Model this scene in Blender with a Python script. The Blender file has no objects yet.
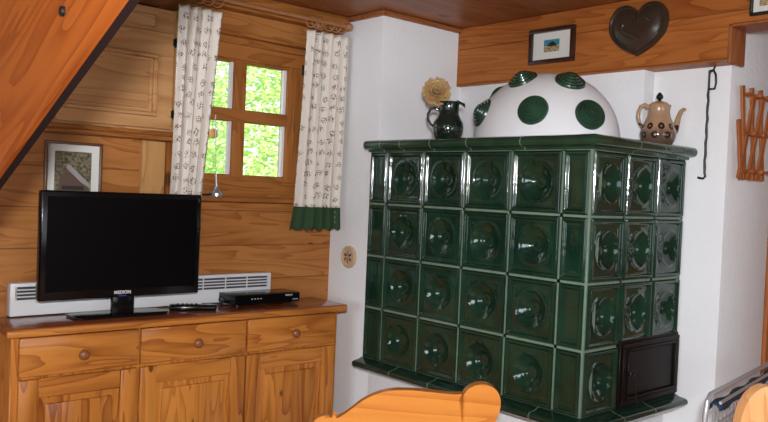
import bpy, bmesh, math, random
from mathutils import Vector, Matrix, noise
random.seed(7)
C = bpy.context.scene.collection
scene = bpy.context.scene
PI = math.pi

# ------------------------------------------------------------------ camera
cam = bpy.data.cameras.new('camera'); camo = bpy.data.objects.new('camera', cam); C.objects.link(camo)
cam.sensor_fit = 'HORIZONTAL'; cam.sensor_width = 36.0; cam.lens = 789.94/768*36.0
cam.clip_start = 0.02
yaw, pitch, roll = math.radians(41.677), math.radians(-1.411), math.radians(2.440)
fwd = Vector((math.sin(yaw)*math.cos(pitch), math.cos(yaw)*math.cos(pitch), math.sin(pitch)))
rt = fwd.cross(Vector((0, 0, 1))).normalized(); up = rt.cross(fwd)
r2 = rt*math.cos(roll)+up*math.sin(roll); u2 = -rt*math.sin(roll)+up*math.cos(roll)
m = Matrix((r2, u2, -fwd)).transposed().to_4x4(); m.translation = Vector((0, 0, 1.38))
camo.matrix_world = m
scene.camera = camo

# ------------------------------------------------------------------ light
scene.view_settings.view_transform = 'Standard'; scene.view_settings.look = 'None'
scene.view_settings.gamma = 1; scene.view_settings.use_curve_mapping = False
scene.view_settings.exposure = 0.32
w = bpy.data.worlds.new('daylight'); scene.world = w; w.use_nodes = True
bg = w.node_tree.nodes['Background']; bg.inputs[0].default_value = (0.80, 0.9, 1.0, 1); bg.inputs[1].default_value = 1.6

def light(name, typ, loc, target, energy, color=(1, 1, 1), size=(1, 1), spot=None):
    l = bpy.data.lights.new(name, typ); l.energy = energy; l.color = color
    if typ == 'AREA':
        l.shape = 'RECTANGLE'; l.size, l.size_y = size
    elif typ == 'SUN': l.angle = 0.02
    o = bpy.data.objects.new(name, l); C.objects.link(o); o.location = loc
    o.rotation_euler = (Vector(target)-Vector(loc)).to_track_quat('-Z', 'Y').to_euler()
    return o
light('sun', 'SUN', (0, 0, 10), (2.0, 10, 0.5), 6.0, (1, .95, .82))
light('camera_flash', 'AREA', (-0.05, -0.08, 1.52), (2.0, 2.1, 1.2), 48, (.98, .98, 1), (.09, .06))
light('left_fill_light', 'AREA', (-2.52, 0.3, 1.45), (0, 0.5, 1.2), 34, (.86, .93, 1), (1.6, 1.1))  # unseen area lamp, added as soft daylight fill from the left
light('front_fill_light', 'AREA', (1.0, -2.42, 1.45), (1.0, 0, 1.2), 8, (.88, .94, 1), (1.8, 1.1))  # fill lamp added behind the camera, out of view
light('right_fill_light', 'AREA', (4.12, -0.9, 1.45), (2.2, .2, 1.25), 1.5, (.88, .94, 1), (.8, 1.1))  # weak added fill from the right, source out of view

# ------------------------------------------------------------------ materials
def nt(name):
    mt = bpy.data.materials.new(name); mt.use_nodes = True
    t = mt.node_tree; return mt, t, t.nodes['Principled BSDF']
def N(t, typ, **kw):
    n = t.nodes.new(typ)
    for k, v in kw.items():
        if k.startswith('i_'): n.inputs[k[2:].replace('_', ' ')].default_value = v
        elif isinstance(k, str): setattr(n, k, v)
    return n
def math_n(t, op, a, b=None, c=None):
    n = t.nodes.new('ShaderNodeMath'); n.operation = op
    for i, v in enumerate((a, b, c)):
        if v is None: continue
        if isinstance(v, (int, float)): n.inputs[i].default_value = v
        else: t.links.new(v, n.inputs[i])
    return n.outputs[0]
def mixc(t, fac, a, b, mode='MIX'):
    n = t.nodes.new('ShaderNodeMix'); n.data_type = 'RGBA'; n.blend_type = mode
    for i, v in ((0, fac), (6, a), (7, b)):
        if isinstance(v, (int, float)): n.inputs[i].default_value = v
        elif isinstance(v, tuple): n.inputs[i].default_value = (*v, 1) if len(v) == 3 else v
        else: t.links.new(v, n.inputs[i])
    return n.outputs[2]
def plain(name, col, rough=.5, metal=0., coat=0., spec=.5, var=.0, vscale=20., bump=0., bscale=60.):
    mt, t, b = nt(name)
    b.inputs['Roughness'].default_value = rough; b.inputs['Metallic'].default_value = metal
    b.inputs['Coat Weight'].default_value = coat; b.inputs['Specular IOR Level'].default_value = spec
    tc = N(t, 'ShaderNodeTexCoord')
    nz = N(t, 'ShaderNodeTexNoise', i_Scale=vscale, i_Detail=4.); t.links.new(tc.outputs['Object'], nz.inputs['Vector'])
    dark = tuple(c*(1-var) for c in col); lite = tuple(min(1, c*(1+var)) for c in col)
    t.links.new(mixc(t, nz.outputs[0], dark, lite), b.inputs['Base Color'])
    if bump:
        n2 = N(t, 'ShaderNodeTexNoise', i_Scale=bscale, i_Detail=5.); t.links.new(tc.outputs['Object'], n2.inputs['Vector'])
        bp = N(t, 'ShaderNodeBump', i_Strength=bump, i_Distance=.01); t.links.new(n2.outputs[0], bp.inputs['Height'])
        t.links.new(bp.outputs[0], b.inputs['Normal'])
    return mt
AX = {'x': 0, 'y': 1, 'z': 2}
def wood(name, light_c, dark_c, grain='x', plank=None, pw=.13, rough=.42, coat=0., knots=1., gap=True, rot=None, ring=1., off=0.):
    """pine: grain axis, optional plank axis with board width pw (v-grooves between boards)"""
    mt, t, b = nt(name)
    tc = N(t, 'ShaderNodeTexCoord'); src = tc.outputs['Object']
    if rot:
        mp = N(t, 'ShaderNodeMapping'); mp.inputs['Rotation'].default_value = rot; t.links.new(src, mp.inputs[0]); src = mp.outputs[0]
    sep = N(t, 'ShaderNodeSeparateXYZ'); t.links.new(src, sep.inputs[0])
    comp = [sep.outputs[i] for i in range(3)]
    g = AX[grain]
    idn = None; groove = None
    if plank:
        p = math_n(t, 'DIVIDE', math_n(t, 'ADD', comp[AX[plank]], off), pw)
        idx = math_n(t, 'FLOOR', p); fr = math_n(t, 'FRACT', p)
        wn = N(t, 'ShaderNodeTexWhiteNoise', noise_dimensions='1D'); t.links.new(idx, wn.inputs['W']); idn = wn.outputs['Value']
        e = math_n(t, 'MINIMUM', fr, math_n(t, 'SUBTRACT', 1., fr))
        groove = math_n(t, 'LESS_THAN', e, .0028/pw)
    # stretched coords
    out = N(t, 'ShaderNodeCombineXYZ')
    for i in range(3):
        v = math_n(t, 'MULTIPLY', comp[i], .11 if i == g else 1.0)
        if idn is not None: v = math_n(t, 'ADD', v, math_n(t, 'MULTIPLY', idn, 7.3+i*3.1))
        t.links.new(v, out.inputs[i])
    n1 = N(t, 'ShaderNodeTexNoise', i_Scale=9.*ring, i_Detail=2., i_Distortion=.6); t.links.new(out.outputs[0], n1.inputs['Vector'])
    rings = math_n(t, 'FRACT', math_n(t, 'MULTIPLY', n1.outputs[0], 9.))
    rings = math_n(t, 'POWER', rings, 2.2)
    n2 = N(t, 'ShaderNodeTexNoise', i_Scale=110., i_Detail=3.); t.links.new(out.outputs[0], n2.inputs['Vector'])
    fac = math_n(t, 'ADD', math_n(t, 'MULTIPLY', rings, .60), math_n(t, 'MULTIPLY', n2.outputs[0], .42))
    if idn is not None: fac = math_n(t, 'ADD', fac, math_n(t, 'MULTIPLY', math_n(t, 'SUBTRACT', idn, .5), .32))
    n3 = N(t, 'ShaderNodeTexNoise', i_Scale=2.2, i_Detail=1.); t.links.new(src, n3.inputs['Vector'])
    fac = math_n(t, 'ADD', fac, math_n(t, 'MULTIPLY', math_n(t, 'SUBTRACT', n3.outputs[0], .5), .7))
    col = mixc(t, fac, light_c, dark_c)
    if knots:
        kc = N(t, 'ShaderNodeCombineXYZ')
        for i in range(3):
            v = math_n(t, 'MULTIPLY', comp[i], .55 if i == g else 1.0)
            if idn is not None: v = math_n(t, 'ADD', v, math_n(t, 'MULTIPLY', idn, 5.+i))
            t.links.new(v, kc.inputs[i])
        vo = N(t, 'ShaderNodeTexVoronoi', i_Scale=6.5*knots); t.links.new(kc.outputs[0], vo.inputs['Vector'])
        sx = N(t, 'ShaderNodeSeparateColor'); t.links.new(vo.outputs['Color'], sx.inputs[0])
        rad = math_n(t, 'MULTIPLY', math_n(t, 'GREATER_THAN', sx.outputs[0], .2), math_n(t, 'ADD', .075, math_n(t, 'MULTIPLY', sx.outputs[1], .09)))
        mr = N(t, 'ShaderNodeMapRange', interpolation_type='SMOOTHSTEP'); t.links.new(vo.outputs['Distance'], mr.inputs[0])
        t.links.new(rad, mr.inputs[1]); t.links.new(math_n(t, 'MULTIPLY', rad, .55), mr.inputs[2])
        kfac = math_n(t, 'MULTIPLY', mr.outputs[0], math_n(t, 'GREATER_THAN', rad, .001))
        col = mixc(t, math_n(t, 'MULTIPLY', kfac, .8), col, tuple(c*.22 for c in dark_c))
    if groove is not None and gap: col = mixc(t, math_n(t, 'MULTIPLY', groove, .5), col, tuple(c*.25 for c in dark_c))
    t.links.new(col, b.inputs['Base Color'])
    b.inputs['Roughness'].default_value = rough; b.inputs['Coat Weight'].default_value = coat; b.inputs['Specular IOR Level'].default_value = .22
    b.inputs['Coat Roughness'].default_value = .15
    bp = N(t, 'ShaderNodeBump', i_Strength=.12, i_Distance=.004); t.links.new(fac, bp.inputs['Height']); t.links.new(bp.outputs[0], b.inputs['Normal'])
    return mt

M = {}
M['plaster'] = plain('white_plaster', (.84, .865, .885), .85, var=.04, vscale=3., bump=.25, bscale=45., spec=.2)
M['dome'] = plain('dome_plaster', (.82, .845, .87), .8, var=.03, vscale=5., bump=.2, bscale=35., spec=.2)
M['wall_pine'] = wood('wall_pine_boards', (.50, .215, .062), (.27, .085, .018), 'x', 'z', .145, rough=.4, knots=1., off=.03)
M['wall_pine_y'] = wood('side_wall_pine_boards', (.50, .215, .062), (.27, .085, .018), 'y', 'z', .145, rough=.4, knots=1., off=.03)
M['pale_pine'] = wood('pale_pine', (.62, .35, .155), (.38, .18, .065), 'x', rough=.42, knots=1.0)
M['pale_pine_v'] = wood('pale_pine_upright', (.60, .34, .13), (.38, .17, .05), 'z', rough=.42, knots=1.2)
M['frame_pine'] = wood('window_pine', (.42, .165, .042), (.22, .07, .015), 'x', rough=.42, knots=.6)
M['frame_pine_v'] = wood('window_pine_upright', (.42, .165, .042), (.22, .07, .015), 'z', rough=.42, knots=.6)
M['ceil'] = wood('ceiling_pine', (.36, .13, .045), (.17, .05, .016), 'x', 'y', .12, rough=.4)
M['ceil_low'] = wood('loft_pine', (.26, .10, .035), (.12, .04, .014), 'y', 'x', .12, rough=.4)
M['beam'] = wood('beam_pine', (.44, .15, .035), (.22, .058, .012), 'y', 'z', .16, rough=.45, knots=1., off=.03)
M['beam_x'] = wood('beam_end_pine', (.36, .13, .045), (.2, .06, .02), 'z', rough=.45, knots=.8)
M['side_h'] = wood('sideboard_pine_level', (.60, .235, .045), (.24, .062, .010), 'x', rough=.3, coat=.2, knots=1.5)
M['side_v'] = wood('sideboard_pine_upright', (.60, .235, .045), (.24, .062, .010), 'z', 'x', .07, rough=.3, coat=.2, knots=1.8, gap=False)
M['side_top'] = wood('sideboard_top', (.30, .085, .028), (.17, .042, .014), 'x', rough=.22, coat=.5, knots=.7)
M['knob'] = plain('knob_wood', (.25, .085, .03), .3, coat=.3, var=.2, vscale=30.)
M['rafter'] = wood('rafter_pine', (.36, .095, .016), (.18, .032, .004), 'y', rough=.4, coat=.1, knots=.5, ring=1., rot=(math.radians(24.6), 0, 0))
M['rafter_shade'] = wood('rafter_painted_shade', (.012, .003, .002), (.006, .002, .001), 'y', rough=.9, knots=0, rot=(math.radians(24.6), 0, 0))  # near-black colour that paints in the shade under the brace
M['chair'] = wood('chair_wood', (.60, .235, .045), (.40, .12, .018), 'x', rough=.28, coat=.4, knots=0, ring=.8)
M['chair_pale'] = wood('chair_wood_pale', (.74, .40, .17), (.56, .25, .09), 'z', rough=.28, coat=.4, knots=.5, ring=.8)
M['floor'] = wood('floor_boards', (.42, .2, .08), (.25, .1, .035), 'y', 'x', .14, rough=.35)
M['rod'] = plain('rod_wood', (.36, .16, .065), .4, var=.15)
M['ornament'] = plain('ornament_wood', (.58, .42, .26), .6, var=.12, vscale=40.)
M['peg'] = wood('peg_rack_wood', (.44, .15, .045), (.26, .07, .02), 'z', rough=.4, knots=0)
M['black'] = plain('black_gloss_plastic', (.004, .004, .005), .16, spec=.3)
M['screen'] = plain('screen_glass', (.0025, .0025, .003), .3, spec=.12)
M['blackmat'] = plain('black_matt', (.012, .012, .013), .5)
M['iron'] = plain('wrought_iron', (.02, .018, .018), .45, metal=.6, var=.3)
M['firedoor'] = plain('cast_iron_door', (.008, .0045, .004), .45, metal=0., spec=.18, var=.35, vscale=25.)
M['white_metal'] = plain('heater_enamel', (.74, .75, .76), .4)
M['grille'] = plain('heater_grille', (.045, .05, .055), .45)
M['chrome'] = plain('chrome', (.5, .51, .53), .3, metal=.4)
M['silver'] = plain('silver_plastic', (.5, .52, .55), .25, metal=.7)
M['whitetext'] = plain('print_white', (.75, .75, .75), .5)
M['bluetext'] = plain('print_blue', (.06, .06, .55), .5)
M['darkframe'] = plain('dark_frame_wood', (.035, .014, .009), .3, coat=.4, var=.3)
M['brownframe'] = plain('brown_frame_wood', (.13, .055, .025), .35, coat=.3, var=.2)
M['mat'] = plain('picture_mat', (.70, .70, .66), .6)
M['heart'] = plain('brown_glazed_clay', (.040, .026, .018), .3, coat=.25, var=.5, vscale=14., bump=.15, bscale=20.)
M['jug'] = plain('jug_glaze', (.009, .020, .014), .09, coat=.6, var=.5, vscale=18., bump=.12, bscale=25.)
M['blue_cloth'] = plain('blue_cloth', (.012, .035, .07), .8, var=.4, vscale=40.)
M['green_crochet'] = plain('green_crochet', (.022, .062, .022), .85, var=.35, vscale=120., bump=.5, bscale=160.)
M['grout'] = plain('grout', (.17, .24, .17), .55, var=.25, vscale=30.)
M['bark'] = plain('bark', (.11, .07, .04), .9, var=.3)
M['lawn'] = plain('grass', (.16, .30, .05), .9, var=.3, vscale=4.)
M['globe'] = plain('yellow_glass_globe', (.85, .48, .14), .3)

def glaze(name, base, alt, rough=.10):
    mt, t, b = nt(name)
    tc = N(t, 'ShaderNodeTexCoord')
    nz = N(t, 'ShaderNodeTexNoise', i_Scale=9., i_Detail=4.); t.links.new(tc.outputs['Object'], nz.inputs['Vector'])
    mr = N(t, 'ShaderNodeMapRange'); t.links.new(nz.outputs[0], mr.inputs[0]); mr.inputs[1].default_value = .35; mr.inputs[2].default_value = .68
    t.links.new(mixc(t, mr.outputs[0], base, alt), b.inputs['Base Color'])
    b.inputs['Roughness'].default_value = rough; b.inputs['Coat Weight'].default_value = .15; b.inputs['Coat Roughness'].default_value = .05
    b.inputs['Specular IOR Level'].default_value = .5
    n2 = N(t, 'ShaderNodeTexNoise', i_Scale=22., i_Detail=2.); t.links.new(tc.outputs['Object'], n2.inputs['Vector'])
    bp = N(t, 'ShaderNodeBump', i_Strength=.10, i_Distance=.01); t.links.new(n2.outputs[0], bp.inputs['Height']); t.links.new(bp.outputs[0], b.inputs['Normal'])
    return mt
M['tile'] = glaze('green_tile_glaze', (.005, .024, .014), (.009, .042, .023))
M['medal'] = glaze('green_dome_tile_glaze', (.012, .042, .024), (.024, .075, .042), .26)
M['cornice'] = glaze('green_cornice_glaze', (.012, .040, .022), (.020, .062, .034), .16)
M['ledge'] = glaze('green_ledge_glaze', (.008, .026, .016), (.014, .042, .026), .16)

# pot glaze: beige above, dark flowers below
def pot_mat():
    mt, t, b = nt('teapot_glaze')
    tc = N(t, 'ShaderNodeTexCoord'); sep = N(t, 'ShaderNodeSeparateXYZ'); t.links.new(tc.outputs['Object'], sep.inputs[0])
    nz = N(t, 'ShaderNodeTexNoise', i_Scale=25., i_Detail=2.); t.links.new(tc.outputs['Object'], nz.inputs['Vector'])
    z = math_n(t, 'ADD', sep.outputs[2], math_n(t, 'MULTIPLY', math_n(t, 'SUBTRACT', nz.outputs[0], .5), .03))
    mr = N(t, 'ShaderNodeMapRange', interpolation_type='SMOOTHSTEP'); t.links.new(z, mr.inputs[0]); mr.inputs[1].default_value = .075; mr.inputs[2].default_value = .035
    col = mixc(t, mr.outputs[0], (.40, .26, .15), (.12, .075, .05))
    # ring of dark round flowers
    ang = math_n(t, 'ARCTAN2', sep.outputs[1], sep.outputs[0])
    a = math_n(t, 'SUBTRACT', math_n(t, 'FRACT', math_n(t, 'MULTIPLY', ang, 9/(2*PI))), .5)
    for zc, rr, sh in ((.068, .0125, 0.), (.036, .0125, .5)):
        aa = math_n(t, 'SUBTRACT', math_n(t, 'FRACT', math_n(t, 'ADD', math_n(t, 'MULTIPLY', ang, 9/(2*PI)), sh)), .5)
        dx = math_n(t, 'MULTIPLY', aa, .042); dz = math_n(t, 'SUBTRACT', sep.outputs[2], zc)
        d = math_n(t, 'SQRT', math_n(t, 'ADD', math_n(t, 'MULTIPLY', dx, dx), math_n(t, 'MULTIPLY', dz, dz)))
        mask = math_n(t, 'LESS_THAN', d, rr)
        core = math_n(t, 'LESS_THAN', d, rr*.35)
        col = mixc(t, mask, col, (.035, .014, .012)); col = mixc(t, core, col, (.20, .13, .08))
    t.links.new(col, b.inputs['Base Color']); b.inputs['Roughness'].default_value = .12; b.inputs['Coat Weight'].default_value = .5
    return mt
M['pot'] = pot_mat()
# ceramic rose: ochre petals with pinkish edges
def rose_mat():
    mt, t, b = nt('rose_glaze')
    tc = N(t, 'ShaderNodeTexCoord'); nz = N(t, 'ShaderNodeTexNoise', i_Scale=45., i_Detail=3.); t.links.new(tc.outputs['Object'], nz.inputs['Vector'])
    mr = N(t, 'ShaderNodeMapRange'); t.links.new(nz.outputs[0], mr.inputs[0]); mr.inputs[1].default_value = .4; mr.inputs[2].default_value = .62
    t.links.new(mixc(t, mr.outputs[0], (.46, .34, .13), (.44, .22, .11)), b.inputs['Base Color']); b.inputs['Roughness'].default_value = .35
    return mt
M['rose'] = rose_mat()
def curtain_mat():
    mt, t, b = nt('sprigged_cotton')
    uv = N(t, 'ShaderNodeUVMap'); 
    big = N(t, 'ShaderNodeTexVoronoi', voronoi_dimensions='2D', i_Scale=21., i_Randomness=.45); t.links.new(uv.outputs[0], big.inputs['Vector'])
    small = N(t, 'ShaderNodeTexVoronoi', voronoi_dimensions='2D', i_Scale=125., i_Randomness=.7); t.links.new(uv.outputs[0], small.inputs['Vector'])
    m1 = math_n(t, 'LESS_THAN', big.outputs['Distance'], .25)
    m2 = math_n(t, 'LESS_THAN', small.outputs['Distance'], .36)
    dots = math_n(t, 'MULTIPLY', m1, m2)
    wv = N(t, 'ShaderNodeTexWave', i_Scale=16., i_Distortion=7., i_Detail=1.); wv.inputs['Detail Scale'].default_value = 2.5
    t.links.new(uv.outputs[0], wv.inputs['Vector'])
    stem = math_n(t, 'MULTIPLY', math_n(t, 'LESS_THAN', wv.outputs['Fac'], .045), math_n(t, 'LESS_THAN', big.outputs['Distance'], .36))
    sx = N(t, 'ShaderNodeSeparateColor'); t.links.new(small.outputs['Color'], sx.inputs[0])
    dc = mixc(t, math_n(t, 'GREATER_THAN', sx.outputs[0], .5), (.22, .045, .05), (.05, .09, .04))
    col = mixc(t, math_n(t, 'MULTIPLY', stem, .6), (.76, .71, .64), (.16, .17, .09))
    col = mixc(t, math_n(t, 'MULTIPLY', dots, .85), col, dc)
    t.links.new(col, b.inputs['Base Color']); b.inputs['Roughness'].default_value = .9; b.inputs['Specular IOR Level'].default_value = .1
    return mt
M['curtain'] = curtain_mat()
def picture_mat(name, cols, scale):
    mt, t, b = nt(name)
    tc = N(t, 'ShaderNodeTexCoord'); nz = N(t, 'ShaderNodeTexNoise', i_Scale=scale, i_Detail=5.); t.links.new(tc.outputs['Object'], nz.inputs['Vector'])
    cr = N(t, 'ShaderNodeValToRGB'); e = cr.color_ramp.elements
    e[0].position = .35; e[0].color = (*cols[0], 1); e[1].position = .65; e[1].color = (*cols[-1], 1)
    for i, c in enumerate(cols[1:-1]):
        x = e.new(.35+.3*(i+1)/(len(cols)-1)); x.color = (*c, 1)
    t.links.new(nz.outputs[0], cr.inputs[0]); t.links.new(cr.outputs[0], b.inputs['Base Color']); b.inputs['Roughness'].default_value = .6
    return mt
M['woods_pic'] = picture_mat('photo_undergrowth', [(.03, .03, .015), (.12, .10, .05), (.22, .19, .11)], 90.)
M['meadow_pic'] = picture_mat('painted_meadow', [(.12, .10, .03), (.35, .26, .12), (.5, .42, .28)], 120.)
M['sky_pic'] = plain('painted_sky', (.03, .22, .30), .6, var=.5, vscale=60.)
M['roof_pic'] = plain('painted_roof', (.30, .27, .27), .6, var=.2)
M['barn_pic'] = plain('painted_barn', (.10, .055, .035), .6, var=.4, vscale=80.)
M['dark_pic'] = plain('painted_shadow', (.015, .012, .01), .6)
def glass_mat():
    mt = bpy.data.materials.new('pane_glass'); mt.use_nodes = True; t = mt.node_tree; t.nodes.clear()
    o = t.nodes.new('ShaderNodeOutputMaterial'); mx = t.nodes.new('ShaderNodeMixShader'); tr = t.nodes.new('ShaderNodeBsdfTransparent'); gl = t.nodes.new('ShaderNodeBsdfGlossy')
    gl.inputs['Roughness'].default_value = .02; mx.inputs[0].default_value = .06
    t.links.new(tr.outputs[0], mx.inputs[1]); t.links.new(gl.outputs[0], mx.inputs[2]); t.links.new(mx.outputs[0], o.inputs[0]); return mt
M['glass'] = glass_mat()
def leaf_mat(name, a, bcol):
    mt, t, b = nt(name)
    tc = N(t, 'ShaderNodeTexCoord'); nz = N(t, 'ShaderNodeTexNoise', i_Scale=6., i_Detail=3.); t.links.new(tc.outputs['Object'], nz.inputs['Vector'])
    c = mixc(t, nz.outputs[0], a, bcol); t.links.new(c, b.inputs['Base Color']); b.inputs['Roughness'].default_value = .6
    tl = t.nodes.new('ShaderNodeBsdfTranslucent'); t.links.new(c, tl.inputs[0])
    mx = t.nodes.new('ShaderNodeMixShader'); mx.inputs[0].default_value = .45
    t.links.new(b.outputs[0], mx.inputs[1]); t.links.new(tl.outputs[0], mx.inputs[2]); t.links.new(mx.outputs[0], t.nodes['Material Output'].inputs[0]); return mt
M['leaf1'] = leaf_mat('leaves_bright', (.40, .62, .13), (.72, .88, .42))
M['leaf2'] = leaf_mat('leaves_mid', (.20, .42, .07), (.55, .75, .26))

# ------------------------------------------------------------------ mesh helper (world coordinates unless a frame is given)
class MB:
    def __init__(s, frame=None): s.bm = bmesh.new(); s.mi = 0; s.F = frame
    def V(s, p): return s.bm.verts.new(Vector(p))
    def face(s, vs, smooth=False):
        try:
            f = s.bm.faces.new(vs); f.material_index = s.mi; f.smooth = smooth; return f
        except ValueError: return None
    def box(s, a, b, bev=0., seg=1):
        x0, y0, z0 = a; x1, y1, z1 = b
        v = [s.V(p) for p in ((x0,y0,z0),(x1,y0,z0),(x1,y1,z0),(x0,y1,z0),(x0,y0,z1),(x1,y0,z1),(x1,y1,z1),(x0,y1,z1))]
        fs = [s.face([v[i] for i in q]) for q in ((0,3,2,1),(4,5,6,7),(0,1,5,4),(1,2,6,5),(2,3,7,6),(3,0,4,7))]
        if bev:
            es = list({e for f in fs for e in f.edges})
            r = bmesh.ops.bevel(s.bm, geom=es, offset=bev, segments=seg, affect='EDGES', profile=.5)
            for f in r['faces']: f.material_index = s.mi
        return s
    def tube(s, pts, r, n=8, cap=True, close=False):
        pts = [Vector(p) for p in pts]; rs = r if isinstance(r, (list, tuple)) else [r]*len(pts)
        rings = []; prev = None
        for i, p in enumerate(pts):
            if close: d = pts[(i+1) % len(pts)]-pts[i-1]
            else: d = pts[min(i+1, len(pts)-1)]-pts[max(i-1, 0)]
            d.normalize()
            if prev is None:
                a = Vector((0, 0, 1)) if abs(d.z) < .9 else Vector((1, 0, 0)); u = d.cross(a).normalized()
            else: u = (prev-d*prev.dot(d)).normalized()
            prev = u; v = d.cross(u)
            rings.append([s.V(p+(u*math.cos(2*PI*k/n)+v*math.sin(2*PI*k/n))*rs[i]) for k in range(n)])
        m = len(rings)
        for i in range(m if close else m-1):
            A, B = rings[i], rings[(i+1) % m]
            for k in range(n): s.face([A[k], A[(k+1) % n], B[(k+1) % n], B[k]], True)
        if cap and not close: s.face(rings[0][::-1]); s.face(rings[-1])
        return s
    def lathe(s, prof, origin, axis=(0, 0, 1), n=32, sq=(1, 1), wob=None):
        """prof: list of (radius, height along axis)"""
        axis = Vector(axis).normalized(); a = Vector((0, 0, 1)) if abs(axis.z) < .9 else Vector((1, 0, 0))
        u = axis.cross(a).normalized(); v = axis.cross(u); o = Vector(origin); rings = []
        for (r, h) in prof:
            if r < 1e-6: rings.append([s.V(o+axis*h)])
            else: rings.append([s.V(o+axis*h+(u*math.cos(2*PI*k/n)*sq[0]+v*math.sin(2*PI*k/n)*sq[1])*r*(wob(2*PI*k/n, h) if wob else 1)) for k in range(n)])
        for i in range(len(rings)-1):
            A, B = rings[i], rings[i+1]
            if len(A) == 1 and len(B) == 1: continue
            for k in range(n):
                k2 = (k+1) % n
                if len(A) == 1: s.face([A[0], B[k2], B[k]], True)
                elif len(B) == 1: s.face([A[k], A[k2], B[0]], True)
                else: s.face([A[k], A[k2], B[k2], B[k]], True)
        return s
    def prism(s, poly, o, ux, uy, d0, d1, bev=0., seg=2):
        """extrude a 2-D outline (in axes ux, uy at o) along ux x uy from d0 to d1"""
        ux, uy, o = Vector(ux), Vector(uy), Vector(o); nrm = ux.cross(uy).normalized()
        A = [s.V(o+ux*x+uy*y+nrm*d0) for x, y in poly]; B = [s.V(o+ux*x+uy*y+nrm*d1) for x, y in poly]
        n = len(A); fa = s.face(A[::-1]); fb = s.face(B)
        for k in range(n): s.face([A[k], A[(k+1) % n], B[(k+1) % n], B[k]], False)
        if bev:
            es = list(set(fa.edges) | set(fb.edges))
            r = bmesh.ops.bevel(s.bm, geom=es, offset=bev, segments=seg, affect='EDGES', profile=.5)
            for f in r['faces']: f.smooth = True; f.material_index = s.mi
        return s
    def ball(s, c, r, n=14, sc=(1, 1, 1)):
        res = bmesh.ops.create_uvsphere(s.bm, u_segments=n*2, v_segments=n, radius=r)
        for v in res['verts']:
            v.co = Vector(c)+Vector((v.co.x*sc[0], v.co.y*sc[1], v.co.z*sc[2]))
            for f in v.link_faces: f.smooth = True; f.material_index = s.mi
        return s
    def build(s, name, mats, parent=None, local=False, fix=True):
        if parent is not None and not local: bmesh.ops.transform(s.bm, matrix=root_m(parent).inverted(), verts=s.bm.verts)
        if fix: bmesh.ops.recalc_face_normals(s.bm, faces=s.bm.faces)
        me = bpy.data.meshes.new(name); s.bm.to_mesh(me); s.bm.free()
        if not isinstance(mats, (list, tuple)): mats = [mats]
        for m_ in mats: me.materials.append(m_)
        me.set_sharp_from_angle(angle=math.radians(38))
        o = bpy.data.objects.new(name, me); C.objects.link(o)
        if parent is not None: o.parent = parent
        return o
def root_m(o):
    m_ = Matrix.LocRotScale(o.location, o.rotation_euler, None)
    return root_m(o.parent) @ m_ if o.parent else m_
def tag(o, label=None, cat=None, group=None, kind=None):
    if label: o['label'] = label
    if cat: o['category'] = cat
    if group: o['group'] = group
    if kind: o['kind'] = kind
    return o
def thing(name, loc, label, cat, group=None, rz=0):
    o = bpy.data.objects.new(name, None); C.objects.link(o); o.location = loc; o.rotation_euler = (0, 0, rz); o.empty_display_size = .05
    return tag(o, label, cat, group)
def struct(name, mb, mat, parent=None, label=None, cat=None):
    o = mb.build(name, mat, parent)
    if parent is None: tag(o, label, cat, None, 'structure')
    return o
def text(name, s, size, mat, parent, loc, ux, uy, bold=0.):
    cu = bpy.data.curves.new(name, 'FONT'); cu.body = s; cu.size = size; cu.align_x = 'CENTER'; cu.extrude = .0003; cu.offset = bold
    tmp = bpy.data.objects.new(name, cu); C.objects.link(tmp); bpy.context.view_layer.update()
    me = bpy.data.meshes.new_from_object(tmp.evaluated_get(bpy.context.evaluated_depsgraph_get()))
    bpy.data.objects.remove(tmp)
    me.materials.clear(); me.materials.append(mat)
    o = bpy.data.objects.new(name, me); C.objects.link(o); ux, uy = Vector(ux), Vector(uy)
    mw = Matrix((ux, uy, ux.cross(uy))).transposed().to_4x4(); mw.translation = Vector(loc)
    me.transform(root_m(parent).inverted() @ mw); o.parent = parent
    return o

# ------------------------------------------------------------------ room shell
YW, XP, XR, YP, YE, ZC = 2.863, 2.225, 2.79, 2.553, 1.304, 2.150
struct('floor', MB().box((-2.7, -2.7, -.1), (4.4, 3.1, 0)), M['floor'], None, 'brown board floor below the furniture', 'floor')
c = MB().box((1.33, -2.7, ZC), (4.4, 3.1, ZC+.12)); struct('ceiling', c, M['ceil'], None, 'dark brown boarded wooden ceiling', 'ceiling')
c = MB().box((-2.7, -2.7, 2.035), (1.33, 3.1, 2.27), .004); struct('ceiling_low', c, M['ceil_low'], None, 'lower dark wooden ceiling at the upper left', 'ceiling')
# window wall (opening 1.46..2.03 x 1.36..1.95)
wb = MB()
OX0, OX1, OZ0, OZ1 = 1.46, 2.03, 1.37, 1.945
wb.box((-2.7, YW, 0), (OX0, YW+.16, ZC)); wb.box((OX1, YW, 0), (XP+.02, YW+.16, ZC))
wb.box((OX0, YW, 0), (OX1, YW+.16, OZ0)); wb.box((OX0, YW, OZ1), (OX1, YW+.16, ZC))
struct('wall_back', wb, M['wall_pine'], None, 'pine boarded wall behind the television and window', 'wall')
struct('wall_pier', MB().box((XP, YP, 0), (4.4, 3.1, ZC), .006, 2), M['plaster'], None, 'white plastered wall projection left of the stove', 'wall')
struct('wall_right', MB().box((XR, YE, 0), (3.175, YP, ZC), .006, 2), M['plaster'], None, 'white plastered wall behind and right of the stove', 'wall')
struct('wall_chimney', MB().box((2.715, 1.602, 1.597), (XR, YP, 1.92), .004, 2), M['plaster'], None, 'shallow white chimney breast behind the dome', 'wall')
struct('wall_passage', MB().box((3.175, YE+.02, 0), (4.4, YP, ZC)), M['plaster'], None, 'white wall beyond the door post', 'wall')
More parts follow.
